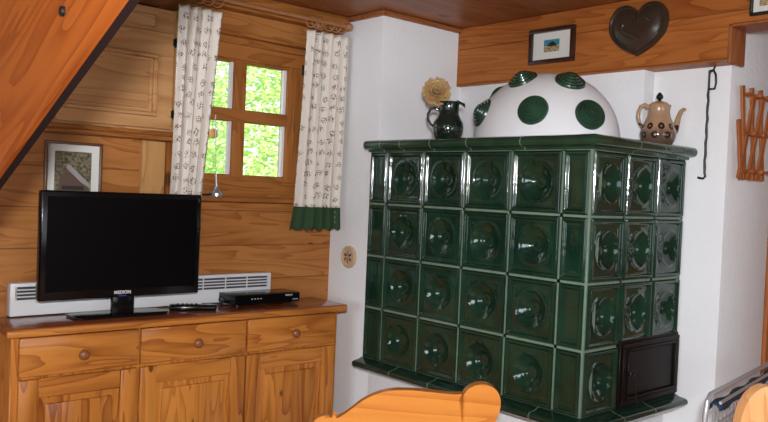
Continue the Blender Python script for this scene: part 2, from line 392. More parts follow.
# unseen left, front and right walls, with openings added for the fill lamps
def wall_open(name, ax, pos, th, a0, a1, o0, o1, label, z0=.9, z1=2.0):
    mb = MB()
    def bx(u0, u1, za, zb):
        if u1 <= u0: return
        if ax == 0: mb.box((pos, u0, za), (pos+th, u1, zb))
        else: mb.box((u0, pos, za), (u1, pos+th, zb))
    bx(a0, o0, 0, 2.2); bx(o1, a1, 0, 2.2); bx(o0, o1, 0, z0); bx(o0, o1, z1, 2.2)
    struct(name, mb, M['wall_pine_y' if ax == 0 else 'wall_pine'], None, label, 'wall')
wall_open('wall_left_unseen', 0, -2.7, .12, -2.7, 3.1, -.5, 1.1, 'unseen pine boarded wall left of the camera, with added opening')
wall_open('wall_front_unseen', 1, -2.7, .12, -2.7, 4.4, .1, 1.9, 'unseen pine boarded wall behind the camera, with added opening')
wall_open('wall_far_right_unseen', 0, 4.28, .12, -2.7, 3.1, -1.3, -.5, 'unseen pine boarded wall on the right, with added opening')
# header band at ceiling above window
h = MB(); h.box((1.33, 2.775, 2.105), (XP-.005, YW-.001, ZC-.001), .006, 2); h.box((1.33, 2.80, 2.088), (XP-.005, YW-.001, 2.106), .004, 2)
struct('trim_ceiling_band', h, M['frame_pine'], None, 'stepped pine moulding under the ceiling over the window', 'moulding')
# ceiling edge strip above the pier
struct('trim_pier_strip', MB().box((XP-.012, YP-.02, 2.128), (2.69, YP-.001, ZC-.001), .003).box((XP-.02, YP-.02, 2.128), (XP-.001, 2.775, ZC-.001), .003), M['ceil'], None, 'thin brown strip between white wall and ceiling', 'moulding')

# big beam above the stove
b = MB(); b.prism([(YP-.001, 1.882), (YP-.001, ZC-.002), (-1.2, ZC-.002), (-1.2, 2.006), (1.275, 2.006), (1.275, 1.882)], (0, 0, 0), (0, 1, 0), (0, 0, 1), 2.69, 2.788)
struct('trim_beam', b, M['beam'], None, 'wide orange pine beam above the stove', 'beam')
struct('trim_beam_post', MB().box((2.688, 1.262, 1.874), (2.80, 1.276, 2.004), .004, 2), M['beam_x'], None, 'short brown end board closing the beam', 'beam')
struct('trim_header', MB().box((2.683, -1.2, 1.994), (2.81, 1.262, 2.007), .003), M['beam_x'], None, 'brown board closing the raised part of the beam from below', 'beam')
# door at right edge
d = thing('door_1', (3.18, YE, 0), None, None); d['kind'] = 'structure'; d['label'] = 'orange wooden door post at the right edge of the picture'; d['category'] = 'door'
MB().box((3.18, YE-.012, 0), (3.26, YE+.015, 1.99), .005, 2).box((3.26, YE-.012, 1.91), (3.95, YE+.015, 1.99), .005, 2).box((3.95, YE-.012, 0), (4.03, YE+.015, 1.99), .005, 2).build('door_frame', M['peg'], d)
MB().box((3.262, YE-.004, .01), (3.948, YE+.014, 1.908), .002).build('door_leaf', M['pale_pine_v'], d)

# ------------------------------------------------------------------ window
win = thing('window_1', (1.75, YW, 1.36), 'small pine casement window with four panes between the curtains', 'window'); win['kind'] = 'structure'
f = MB(); f.box((OX0, 2.845, OZ0), (OX0+.05, 2.93, OZ1), .003).box((OX1-.05, 2.845, OZ0), (OX1, 2.93, OZ1), .003)
f.build('window_jamb', M['frame_pine_v'], win)
f = MB(); f.box((OX0, 2.843, OZ1-.05), (OX1+.01, 2.93, OZ1+.012), .003); f.box((OX0, 2.843, OZ0-.04), (OX1+.01, 2.93, OZ0+.03), .003)
f.build('window_rail', M['frame_pine'], win)
cs = MB()
cs.box((OX0+.045, 2.862, 1.40), (1.50, 2.90, 1.915), .004); cs.box((1.953, 2.85, 1.375), (2.012, 2.90, 1.93), .004, 2); cs.box((1.689, 2.852, 1.41), (1.747, 2.90, 1.90), .006, 2)
cs.build('casement_stile', M['frame_pine_v'], win)
cs = MB(); cs.box((1.50, 2.86, 1.885), (1.96, 2.90, 1.93), .004); cs.box((1.50, 2.858, 1.375), (1.96, 2.90, 1.424), .004)
cs.box((1.50, 2.848, 1.642), (1.956, 2.90, 1.694), .007, 2)
cs.build('glazing_bar', M['frame_pine'], win)
for (a, b_) in ((1.50, 1.69), (1.745, 1.955)):
    for (z0, z1) in ((1.42, 1.645), (1.692, 1.888)):
        MB().box((a, 2.884, z0), (b_, 2.888, z1)).build('pane', M['glass'], win)
fr = MB()
for (a, b_) in ((1.50, 1.689), (1.747, 1.953)):
    for (z0, z1) in ((1.424, 1.642), (1.694, 1.885)):
        fr.box((b_-.012, 2.866, z0), (b_, 2.884, z1)); fr.box((a, 2.866, z0), (a+.004, 2.884, z1))
fr.build('glazing_bead', M['white_metal'], win)
hg = MB(); hg.tube([(2.018, 2.835, 1.40), (2.018, 2.835, 1.44)], .006).tube([(2.018, 2.835, 1.87), (2.018, 2.835, 1.915)], .006)
hg.build('hinge', M['iron'], win)
# casing: head board with projecting moulding, sill board
cg = MB(); cg.box((1.40, 2.835, 1.955), (2.13, YW-.001, 1.985), .004); cg.box((1.40, 2.815, 1.985), (2.13, YW-.001, 2.003), .006, 2)
struct('trim_window_head', cg, M['frame_pine'], None, 'projecting pine moulding over the window', 'moulding')
cg = MB(); cg.box((1.42, 2.78, 1.312), (2.10, YW-.001, 1.332), .006, 2)
struct('window_sill', cg, M['frame_pine'], None, 'narrow pine ledge below the window', 'window sill')

# ------------------------------------------------------------------ wall cupboard, upper left
cb = thing('wall_cupboard', (.4, 2.80, 1.53), 'pale pine wall cupboard with a raised panel door, upper left', 'cupboard')
MB().box((.10, 2.80, 1.565), (1.405, YW-.001, 2.03), .003).build('body', M['pale_pine'], cb)
MB().box((.10, 2.765, 1.536), (1.415, YW-.001, 1.552), .005, 2).box((.10, 2.78, 1.552), (1.41, YW-.001, 1.57), .005, 2).build('bottom_moulding', M['frame_pine'], cb)
dr = MB().box((.72, 2.783, 1.578), (1.385, 2.799, 1.94), .003).build('door', M['pale_pine'], cb)
pm = MB()
def frame_ring(mb, x0, x1, z0, z1, y0, y1, w, bev=.003):
    mb.box((x0, y0, z0), (x1, y1, z0+w), bev); mb.box((x0, y0, z1-w), (x1, y1, z1), bev)
    mb.box((x0, y0, z0+w), (x0+w, y1, z1-w), bev); mb.box((x1-w, y0, z0+w), (x1, y1, z1-w), bev)
frame_ring(pm, .80, 1.315, 1.622, 1.852, 2.768, 2.784, .016)
pm.build('panel_moulding', M['pale_pine'], dr)
MB().box((.83, 2.778, 1.65), (1.285, 2.784, 1.824), .004, 2).build('door_panel', M['pale_pine'], dr)
for z in (1.62, 1.89): MB().tube([(1.39, 2.785, z), (1.39, 2.785, z+.035)], .005).box((1.378, 2.779, z+.004), (1.398, 2.786, z+.03)).build('hinge', M['iron'], cb)
MB().box((1.386, 2.79, 1.575), (1.404, 2.799, 2.03), .002).build('edge_strip', M['pale_pine_v'], cb)
MB().box((1.15, 2.79, 1.955), (1.31, 2.799, 2.0), .003).build('top_rail', M['pale_pine'], cb)
# upright pale pine board under the cupboard
tag(MB().box((1.295, 2.838, 1.0), (1.39, YW-.001, 1.535), .003).build('upright_board', M['pale_pine_v']), 'pale upright pine board on the wall below the cupboard, left of the curtain', 'board')
tag(MB().box((1.392, 2.825, 1.0), (1.43, YW-.001, 1.535), .004).build('upright_batten', M['frame_pine_v']), 'narrow darker pine batten beside the pale upright board', 'board')

# ------------------------------------------------------------------ diagonal brace, upper left foreground
br = thing('diagonal_brace', (.44, 1.49, 1.37), 'broad orange pine brace slanting across the upper left corner', 'beam')
e0 = Vector((0, 1.493, 1.3755)); e1 = Vector((0, .978, 1.609)); dv = (e1-e0).normalized(); pv = Vector((0, dv.z, -dv.y))
if pv.z < 0: pv = -pv
e0 = e0+pv*.010; e1 = e1+pv*.010
# outline in (Y, Z) plane at X = .42, thickness towards +X
def yz(p): return (p.y, p.z)
lo = e0-dv*1.38; hi = e1+dv*1.02; wd = .30
pl = [yz(lo), yz(hi), yz(hi+pv*wd), yz(lo+pv*wd)]
mbx = MB(); bm = mbx
bm.prism(pl, (0, 0, 0), (0, 1, 0), (0, 0, 1), .42, .428, .0)
# shade of the underside is the near-black strip built below
bm.bm.faces.ensure_lookup_table()
for fc in bm.bm.faces:
    nrm = fc.normal if fc.normal.length else Vector((0, 0, 0))
    fc.normal_update()
    if fc.normal.dot(pv) < -.9 or fc.normal.dot(pv) > .9: pass
bm.build('plank', M['rafter'], br)
MB().prism([(a_+.0, b_-.001) for a_, b_ in pl], (0, 0, 0), (0, 1, 0), (0, 0, 1), .4281, .441, .0).build('shade_strip', M['rafter_shade'], br)  # thin strip added to stand for the brace's shaded underside and shadow
MB().lathe([(0, -.006), (.007, -.005), (.008, 0), (.007, .002)], (.4195, 1.205, 1.627), (1, 0, 0), 14).build('bolt', M['iron'], br)

# ------------------------------------------------------------------ tiled stove
SX0, SX1, SY0, SY1, SZ0, SZ1 = 2.182, 2.785, 1.456, 2.55, .670, 1.546
st = thing('tiled_stove', (2.48, 2.0, 0), 'dark green tiled stove with a white dome on top', 'stove')
MB().box((SX0+.05, SY0+.05, SZ0), (SX1, SY1, SZ1), .002).build('stove_body', M['grout'], st)
NR = 4; rh = (SZ1-SZ0)/NR
def relief(u, v, a, wide):
    """height (m) at u,v in [-1,1] of a tile; a = aspect (half width / half height)"""
    ex = (1-abs(u))*a*.109; ez = (1-abs(v))*.109; e = min(ex, ez)      # metres to edge
    def ss(x, lo_, hi_):
        t_ = max(0, min(1, (x-lo_)/(hi_-lo_))); return t_*t_*(3-2*t_)
    h_ = -.008*(1-ss(e, 0, .006))                                       # rounded rim
    h_ -= .009*ss(e, .011, .021)                                        # sunken field
    h_ += .0015*math.exp(-((e-.027)/.003)**2)                           # bead in the frame
    if wide:
        r = math.hypot(u*a*.109, v*.109)
        h_ += .0035*math.exp(-((r-.069)/.004)**2)                       # lip
        if r < .065: h_ -= .021*(1-(r/.065)**2)                         # dish
        h_ -= .006*(1-ss(r, .022, .034))                                # inner step
        h_ += .004*math.exp(-(r/.008)**2)
    return h_
def tile(mb, o, ux, uz, nrm, wdt, hgt, wide, ring_grid=34):
    a = wdt/hgt
    def steps(half):
        es = [0, .0015, .003, .0045, .006, .009, .011, .013, .015, .017, .019, .021, .0235, .027, .031]
        mid = 26 if half > .08 else 8; es = [e_/half for e_ in es]; e0_ = es[-1]
        l_ = [-1+e_ for e_ in es]+[-1+e0_+(2-2*e0_)*k_/mid for k_ in range(1, mid)]
        return l_+[1-e_ for e_ in es[::-1]]
    US, VS = steps(a*.109), steps(.109); nu, nv = len(US)-1, len(VS)-1
    g = .0042; vs = []
    for j in range(nv+1):
        row = []
        for i in range(nu+1):
            u = US[i]; v = VS[j]
            p = o+ux*((u+1)/2*(wdt-2*g)+g)+uz*((v+1)/2*(hgt-2*g)+g)+nrm*(relief(u, v, a, wide)+.0085)
            row.append(mb.V(p))
        vs.append(row)
    for j in range(nv):
        for i in range(nu): mb.face([vs[j][i], vs[j][i+1], vs[j+1][i+1], vs[j+1][i]], True)
ycols = [1.459, 1.566, 1.783, 2.004, 2.222, 2.436, 2.548]
xcols = [2.185, 2.385, 2.584, 2.781]
for r in range(NR):
    z0 = SZ0+r*rh
    mb = MB()
    for k in range(6):
        a0, a1 = ycols[k], ycols[k+1]
        tile(mb, Vector((SX0, a0, z0)), Vector((0, 1, 0)), Vector((0, 0, 1)), Vector((-1, 0, 0)), a1-a0, rh, 0 < k < 5)
    for k in range(3):
        if r == 0 and k > 0: continue
        a0, a1 = xcols[k], xcols[k+1]
        tile(mb, Vector((a0, SY0, z0)), Vector((1, 0, 0)), Vector((0, 0, 1)), Vector((0, -1, 0)), a1-a0, rh, True)
    mb.build('tile_course', M['tile'], st, fix=False)
gj = MB()
for y in ycols: gj.box((SX0+.0015, max(y-.006, SY0+.001), SZ0), (SX0+.06, min(y+.006, SY1), SZ1))
for k in range(NR+1): gj.box((SX0+.0015, SY0+.0015, SZ0+k*rh-.006), (SX0+.06, SY1, SZ0+k*rh+.006))
for x in xcols: gj.box((max(x-.006, SX0+.002), SY0+.0015, SZ0), (x+.006 if x < 2.78 else SX1, SY0+.06, SZ1))
for k in range(NR+1): gj.box((SX0+.002, SY0+.0015, SZ0+k*rh-.006), (SX1, SY0+.06, SZ0+k*rh+.006))
gj.build('grout_joints', M['grout'], st)
MB().box((SX0+.0005, SY0+.0005, SZ0), (SX0+.012, SY0+.012, SZ1), .002).build('corner_joint', M['grout'], st)
# mitred cornice / ledge swept along two sides
def sweep_L(name, prof, mat, joints_y, joints_x, yend, xend, jm):
    mb = MB(); pts = []
    def ring(kind, t_):
        out = []
        for (o, z) in prof:
            if kind == 'y': out.append(mb.V((SX0-o, t_, z)))
            elif kind == 'c': out.append(mb.V((SX0-o, SY0-o, z)))
            else: out.append(mb.V((t_, SY0-o, z)))
        return out
    seq = [('y', yend)]; mats = []
    for jy in sorted(joints_y, reverse=True): seq += [('y', jy+.002), ('y', jy-.002)]
    seq.append(('c', 0))
    for jx in sorted(joints_x): seq += [('x', jx-.002), ('x', jx+.002)]
    seq.append(('x', xend))
    rings = [ring(*s_) for s_ in seq]
    for i in range(len(rings)-1):
        a_, b_ = seq[i], seq[i+1]
        mb.mi = 1 if (a_[0] == b_[0] and abs(a_[1]-b_[1]) < .0045) else 0
        for k in range(len(prof)-1): mb.face([rings[i][k], rings[i][k+1], rings[i+1][k+1], rings[i+1][k]], True)
    mb.mi = 0; mb.face(rings[0]); mb.face(rings[-1][::-1])
    return mb.build(name, [mat, jm], st)
def arc(cx, cz, r, a0, a1, n=6): return [(cx+r*math.cos(math.radians(a0+(a1-a0)*k/n)), cz+r*math.sin(math.radians(a0+(a1-a0)*k/n))) for k in range(n+1)]
cp = [(-.02, SZ1-.002), (.012, SZ1-.002), (.014, SZ1+.006)] + arc(.026, SZ1+.026, .018, -90, 90, 8) + [(.012, SZ1+.047), (-.02, SZ1+.049)]
cornice = sweep_L('cornice', cp, M['cornice'], (1.72, 1.97, 2.16, 2.33, 2.45), (2.40, 2.56, 2.70), SY1, SX1, M['grout'])
lp = [(-.02, SZ0+.004), (.008, SZ0+.002), (.020, SZ0-.004)] + arc(.045, SZ0-.020, .012, 80, -60, 6) + [(.040, SZ0-.040), (-.02, SZ0-.044)]
ledge = sweep_L('ledge', lp, M['ledge'], (1.62, 1.86, 2.10, 2.32), (2.36, 2.56), SY1, SX1, M['grout'])
MB().box((SX0+.01, SY0+.01, SZ1-.001), (SX1, SY1, SZ1+.046), .002).build('top_slab', M['dome'], st)
MB().box((SX0+.035, SY0+.035, 0), (SX1, SY1, SZ0-.001), .006, 2).build('plinth', M['plaster'], st)
# dome
DC = Vector((2.48, 1.875, SZ1+.044)); DR = (.245, .295, .268)
dm = MB(); nu, nv = 56, 16; rows = []
for j in range(nv+1):
    ph = PI/2*j/nv; row = []
    pw = math.cos(ph)**.92; hz = math.sin(ph)
    for i in range(nu):
        th = 2*PI*i/nu; row.append((DC.x+DR[0]*pw*math.cos(th), DC.y+DR[1]*pw*math.sin(th), DC.z+DR[2]*hz))
    rows.append(row)
rv = [[dm.V((min(x, 2.714 if y > 1.602 else 2.785), y, z)) for x, y, z in row] for row in rows[:-1]]; topv = dm.V(rows[-1][0])
for j in range(nv-1):
    for i in range(nu): dm.face([rv[j][i], rv[j][(i+1) % nu], rv[j+1][(i+1) % nu], rv[j+1][i]], True)
for i in range(nu): dm.face([rv[-1][i], rv[-1][(i+1) % nu], topv], True)
dome = dm.build('dome', M['dome'], st)
# stepped round tiles on the dome (direction angles: azimuth from -X towards -Y, elevation)
def medallion(dirv, rr):
    o = Vector((0, 0, 0)); d_ = Vector(dirv)
    k_ = 1/math.sqrt((d_.x/DR[0])**2+(d_.y/DR[1])**2+(d_.z/DR[2])**2); p = DC+d_*k_
    n_ = Vector(((p.x-DC.x)/DR[0]**2, (p.y-DC.y)/DR[1]**2, (p.z-DC.z)/DR[2]**2)).normalized()
    prof = [(rr, -.022), (rr, .003), (rr*.95, .008), (rr*.80, .009), (rr*.77, .015), (rr*.62, .016), (rr*.59, .022), (rr*.44, .023), (rr*.41, .029), (rr*.24, .030), (rr*.2, .033), (0, .035)]
    return MB().lathe(prof, p, n_, 36).build('round_tile', M['medal'], st)
MED = [(-.181, .169, .112), (-.213, -.103, .106), (-.087, -.268, .097), (-.123, .019, .23), (-.064, -.153, .221), (-.03, .20, .19)]
for md in MED: medallion(md, .057)

# fire door
fd = MB(); fd.box((2.388, SY0-.010, SZ0+.004), (2.780, SY0+.004, SZ0+rh+.018), .003)
fdo = fd.build('fire_door', M['firedoor'], st)
f2 = MB(); frame_ring(f2, 2.400, 2.775, SZ0+.012, SZ0+rh+.008, SY0-.018, SY0-.009, .018, .002)
frame_ring(f2, 2.425, 2.750, SZ0+.032, SZ0+rh-.010, SY0-.022, SY0-.009, .010, .002)
f2.box((2.438, SY0-.014, SZ0+.044), (2.738, SY0-.009, SZ0+rh-.022), .002)
f2.build('door_rim', M['firedoor'], fdo)
hd = MB(); hp = []
for k in range(15):
    a = math.radians(200-k*17); hp.append((2.412+.012*math.cos(a), SY0-.045, SZ0+.128+.016*math.sin(a)))
hd.tube(hp, .0035, 8); hd.tube([(2.417, SY0-.05, SZ0+.117), (2.425, SY0-.052, SZ0+.07), (2.433, SY0-.054, SZ0+.02)], [.0035, .003, .002], 8)
hd.tube([(2.412, SY0-.01, SZ0+.128), (2.412, SY0-.048, SZ0+.128)], .004, 8)
hd.build('handle', M['iron'], fdo)

# ------------------------------------------------------------------ sideboard
BX0, BX1, BY0, ZT = .795, 2.082, 2.605, .900
sb = thing('sideboard', (1.43, 2.73, 0), 'honey pine sideboard with three drawers over three panelled doors', 'sideboard')
MB().box((BX0-.025, BY0-.03, ZT-.022), (BX1+.028, YW-.024, ZT), .007, 3).build('top', M['side_top'], sb)
MB().box((BX0-.022, BY0-.034, ZT-.028), (BX1+.024, BY0-.02, ZT-.004), .006, 3).build('top_edge', M['side_h'], sb)
bd = MB(); bd.box((BX0, BY0+.004, .05), (BX1, YW-.026, ZT-.024), .003).box((BX0, BY0+.01, 0), (BX0+.05, BY0+.06, .05)).box((BX1-.05, BY0+.01, 0), (BX1, BY0+.06, .05)).box((BX0+.0, YW-.06, 0), (BX0+.05, YW-.01, .05)).box((BX1-.05, YW-.06, 0), (BX1, YW-.01, .05))
bd.build('carcass', M['side_v'], sb)
xs = [BX0+.018, 1.214, 1.640, BX1-.018]
for k in range(3):
    x0, x1 = xs[k]+.004, xs[k+1]-.004
    dw = MB().box((x0, BY0-.014, .740), (x1, BY0+.006, ZT-.034), .005, 2).build('drawer', M['side_h'], sb)
    xk = (x0+x1)/2; 
    MB().lathe([(0, -.034), (.010, -.033), (.0165, -.027), (.018, -.020), (.014, -.012), (.008, -.008), (.008, 0)], (xk, BY0-.013, .800), (0, 1, 0), 20).build('knob', M['knob'], dw)
    z0, z1 = .09, .730
    do = MB()
    w_ = .062
    do.box((x0, BY0-.014, z0), (x0+w_, BY0+.006, z1), .004, 2); do.box((x1-w_, BY0-.014, z0), (x1, BY0+.006, z1), .004, 2)
    dj = do.build('door', M['side_v'], sb)
    MB().box((x0+w_, BY0-.013, z1-.062), (x1-w_, BY0+.006, z1), .003).build('door_rail', M['side_h'], dj); MB().box((x0+w_, BY0-.013, z0), (x1-w_, BY0+.006, z0+.07), .003).build('door_rail', M['side_h'], dj)
    pn = MB(); pn.box((x0+w_+.001, BY0-.002, z0+.07), (x1-w_-.001, BY0+.006, z1-.063)); pn.box((x0+w_+.022, BY0-.010, z0+.092), (x1-w_-.022, BY0+.004, z1-.085), .006, 2)
    pn.build('door_panel', M['side_v'], dj)
    kx = x1-.022 if k != 1 else x0+.022
    MB().lathe([(0, -.034), (.010, -.033), (.0165, -.027), (.018, -.020), (.014, -.012), (.008, -.008), (.008, 0)], (kx, BY0-.013, .42), (0, 1, 0), 20).build('knob', M['knob'], dj)

sb.rotation_euler.z = math.radians(-1.4); sb.location.x -= .008
# ------------------------------------------------------------------ wall heater
ht = thing('convector_heater', (1.36, 2.85, .92), 'long flat white heater with a slotted grille on the wall behind the sideboard', 'heater')
MB().box((.834, 2.815, .902), (1.881, YW-.002, 1.016), .005, 2).build('casing', M['white_metal'], ht)
gr = MB().box((.850, 2.8135, .958), (1.862, 2.816, 1.003)).build('grille', M['grille'], ht)
g2 = MB()
for k in range(3): g2.box((.850, 2.8105, .9665+k*.012), (1.862, 2.8138, .971+k*.012))
for k in range(11): g2.box((.85+k*.1008, 2.8105, .958), (.854+k*.1008, 2.8138, 1.003))
g2.build('grille_bars', M['white_metal'], gr)

# ------------------------------------------------------------------ television
tv = thing('television', (1.19, 2.74, ZT), 'black flat screen television on the sideboard', 'television')
TY = 2.662
MB().box((.876, TY, .972), (1.456, TY+.034, 1.338), .006, 3).box((.98, TY+.03, 1.0), (1.36, TY+.055, 1.17), .01, 2).build('housing', M['black'], tv)
MB().box((.896, TY-.0015, 1.000), (1.436, TY+.002, 1.319)).build('screen', M['screen'], tv)
sd = MB(); sd.prism([(-.17, -.01), (-.15, -.03), (.15, -.03), (.17, -.01), (.17, .075), (.12, .10), (-.12, .10), (-.17, .075)], (1.17, TY+.02, ZT), (1, 0, 0), (0, 1, 0), .001, .010, .003)
sd.build('stand_base', M['black'], tv)
MB().box((1.13, TY+.01, ZT+.008), (1.21, TY+.032, .98), .004, 2).build('stand_neck', M['black'], tv)
text('logo_text', 'MEDION', .0155, M['whitetext'], tv, (1.160, TY-.001, .984), (1, 0, 0), (0, 0, 1), .0004)
MB().box((1.146, TY-.0012, .9755), (1.174, TY+.001, .9778)).build('power_light', M['bluetext'], tv)

# remote control
rc = thing('remote_control', (1.455, 2.70, ZT), 'slim black remote control lying right of the television stand', 'remote control', rz=math.radians(-25))
MB().box((-.088, -.024, .0005), (.088, .024, .022), .008, 3).build('case', M['black'], rc, local=True)
kb = MB()
for i in range(5):
    for j in range(3): kb.box((-.06+i*.017, -.013+j*.011, .0215), (-.05+i*.017, -.006+j*.011, .0235), .001)
kb.build('buttons', M['blackmat'], rc, local=True)
MB().box((.05, -.014, .0215), (.078, .014, .0232), .001).build('silver_pad', M['silver'], rc, local=True)
# set-top box
sx = thing('receiver', (1.82, 2.75, ZT), 'flat black satellite receiver on the right of the sideboard top', 'receiver')
MB().box((1.628, 2.690, ZT+.007), (1.942, 2.81, ZT+.046), .003, 2).build('case', M['black'], sx)
MB().box((1.630, 2.687, ZT+.009), (1.940, 2.691, ZT+.044), .001).build('front_panel', M['screen'], sx)
for x in (1.65, 1.92):
    for y in (2.705, 2.795): MB().lathe([(0, 0), (.008, 0), (.008, .007), (0, .007)], (x, y, ZT+.0003), n=12).build('foot', M['blackmat'], sx)
text('front_print', 'MEDION', .009, M['whitetext'], sx, (1.885, 2.6866, ZT+.033), (1, 0, 0), (0, 0, 1))
for k in range(4): MB().box((1.705+k*.014, 2.6864, ZT+.027), (1.711+k*.014, 2.687, ZT+.030)).build('front_mark', M['whitetext'], sx)
MB().box((1.905, 2.6864, ZT+.017), (1.932, 2.687, ZT+.0185)).build('front_mark', M['whitetext'], sx)
# cables
cbm = MB(); cbm.tube([(1.66, 2.80, ZT+.02), (1.63, 2.80, ZT+.035), (1.615, 2.785, ZT+.02), (1.62, 2.76, ZT+.006), (1.65, 2.74, ZT+.004), (1.60, 2.80, ZT+.004), (1.55, 2.805, ZT+.004)], .0028, 6)
tag(cbm.build('cable', M['blackmat']), 'black cable looping beside the receiver', 'cable')

# antenna on sill
an = thing('aerial', (1.60, 2.80, 1.332), 'silver rod aerial on a small round base on the window ledge', 'aerial')
MB().lathe([(.0, 0), (.026, 0), (.026, .012), (.021, .018), (.012, .028), (.006, .036), (0, .038)], (1.597, 2.805, 1.3325), n=20).build('base', M['silver'], an)
MB().tube([(1.597, 2.805, 1.36), (1.592, 2.805, 1.42)], .004, 8).tube([(1.592, 2.805, 1.42), (1.580, 2.805, 1.655)], .0019, 8).build('rod', M['chrome'], an)
MB().tube([(1.575, 2.800, 1.341), (1.53, 2.80, 1.338), (1.47, 2.815, 1.338)], .003, 6).build('lead', M['blackmat'], an)

# ------------------------------------------------------------------ framed pictures
def picture(name, loc, label, ux, nrm, w_, h_, fw, fmat, matw, art, depth=.018, rail=None):
    """frame hanging on a wall: ux along the wall, nrm towards the room, loc = lower left corner on wall"""
    ux, nrm, uz = Vector(ux), Vector(nrm), Vector((0, 0, 1)); o = Vector(loc)
    t_ = thing(name, o+ux*w_/2, label, 'picture')
    def bx(mb, a0, a1, b0, b1, d0, d1, bev=.0):
        s_ = MB(); s_.box((a0, b0, d0), (a1, b1, d1), bev, 2)
        mw = Matrix((ux, uz, nrm)).transposed().to_4x4(); mw.translation = o
        bmesh.ops.transform(s_.bm, matrix=mw, verts=s_.bm.verts)
        me = bpy.data.meshes.new('tmp'); s_.bm.to_mesh(me); s_.bm.free(); mb.bm.from_mesh(me); bpy.data.meshes.remove(me)
        return mb
    f = MB(); bx(f, 0, w_, 0, fw, .001, depth, .003); bx(f, 0, w_, h_-fw, h_, .001, depth, .003); bx(f, 0, fw, fw, h_-fw, .001, depth, .003); bx(f, w_-fw, w_, fw, h_-fw, .001, depth, .003)
    f.build('frame', fmat, t_)
    mt_ = MB(); bx(mt_, fw, w_-fw, fw, h_-fw, .002, .008); mt_.build('mount', M['mat'], t_)
    x0, x1, y0, y1 = matw
    p = MB(); bx(p, x0, x1, y0, y1, .008, .009); pic = p.build('artwork', art, t_)
    def shape(nm, poly, mat, d=.0095):
        s_ = MB(); s_.prism([(x0+(x1-x0)*a, y0+(y1-y0)*b_) for a, b_ in poly], o+nrm*d, ux, uz, 0, .0004) if ux.cross(uz).dot(nrm) > 0 else s_.prism([(x0+(x1-x0)*a, y0+(y1-y0)*b_) for a, b_ in poly], o+nrm*d, ux, uz, -.0004, 0)
        return s_.build(nm, mat, pic)
    return t_, shape
t_, shp = picture('framed_photo', (.944, YW-.001, 1.26), 'brown framed picture of a wooden barn on the wall behind the television', (1, 0, 0), (0, -1, 0), .205, .25, .011, M['brownframe'], (.036, .166, .045, .215), M['woods_pic'])
shp('painted_barn', [(.12, .0), (.12, .42), (.36, .70), (.9, .30), (.9, .0)], M['barn_pic'])
shp('painted_roof', [(.36, .74), (.44, .70), (.98, .32), (.98, .24), (.72, .36), (.30, .66)], M['roof_pic'], .0101)
shp('painted_shadow', [(.2, .2), (.8, .2), (.8, .28), (.2, .28)], M['dark_pic'], .0101)
t_, shp = picture('framed_print', (2.689, 2.124, 1.940), 'dark framed small landscape print on the beam', (0, -1, 0), (-1, 0, 0), .226, .146, .017, M['darkframe'], (.073, .150, .048, .098), M['meadow_pic'], .022)
shp('painted_sky', [(0, .55), (1, .5), (1, 1), (0, 1)], M['sky_pic'])
shp('painted_shadow', [(.2, .45), (.35, .72), (.6, .85), (.8, .6), (.8, .45)], M['dark_pic'], .0101)
t_, shp = picture('framed_picture', (2.689, 1.20, 2.022), 'black framed picture cut off at the upper right corner', (0, -1, 0), (-1, 0, 0), .22, .128, .010, M['blackmat'], (.03, .19, .03, .12), M['meadow_pic'], .018)
# ledge strip under print is the beam board joint

# heart shaped mould on beam
hh = [(0, .058), (.022, .082), (.052, .093), (.086, .086), (.112, .058), (.121, .018), (.110, -.024), (.078, -.060), (.038, -.086), (0, -.104)]
def crom(pts, n):
    out = []
    for i in range(len(pts)-1):
        p0 = pts[max(i-1, 0)]; p1 = pts[i]; p2 = pts[i+1]; p3 = pts[min(i+2, len(pts)-1)]
        for k in range(n):
            t = k/n; out.append(tuple(.5*((2*p1[d])+(-p0[d]+p2[d])*t+(2*p0[d]-5*p1[d]+4*p2[d]-p3[d])*t*t+(-p0[d]+3*p1[d]-3*p2[d]+p3[d])*t**3) for d in (0, 1)))
    out.append(pts[-1]); return out
half = crom(hh, 4)
hp_ = half+[(-x, y) for x, y in half[-2:0:-1]]; NH = len(hp_)
hm = MB(); O = Vector((2.689, 1.618, 2.034))
layers = [(1.0, 0), (1.0, .016), (.98, .021), (.93, .022), (.90, .017), (.84, .016), (.74, .022), (.58, .030), (.40, .032), (.18, .030), (.02, .030)]
rg = []
for s_, d_ in layers:
    rg.append([hm.V((O.x-d_, O.y-x*s_, O.z+y*s_-.005*(1-s_))) for x, y in hp_])
for i in range(len(rg)-1):
    for k in range(NH): hm.face([rg[i][k], rg[i][(k+1) % NH], rg[i+1][(k+1) % NH], rg[i+1][k]], True)
hm.face(rg[0][::-1]); hm.face(rg[-1])
ho = thing('heart_mould', (2.689, 1.618, 2.03), 'dark brown heart shaped baking mould hung on the beam', 'baking mould')
hm.build('mould', M['heart'], ho)
sw = MB(); 
sw.tube([(2.660, 1.668-.01*k+.02*math.sin(k*.9), 2.05-.012*k) for k in range(6)], .006, 8); sw.tube([(2.660, 1.61-.018*k, 2.055+.018*math.sin(k*1.1)) for k in range(4)], .006, 8)
sw.build('relief', M['heart'], ho)

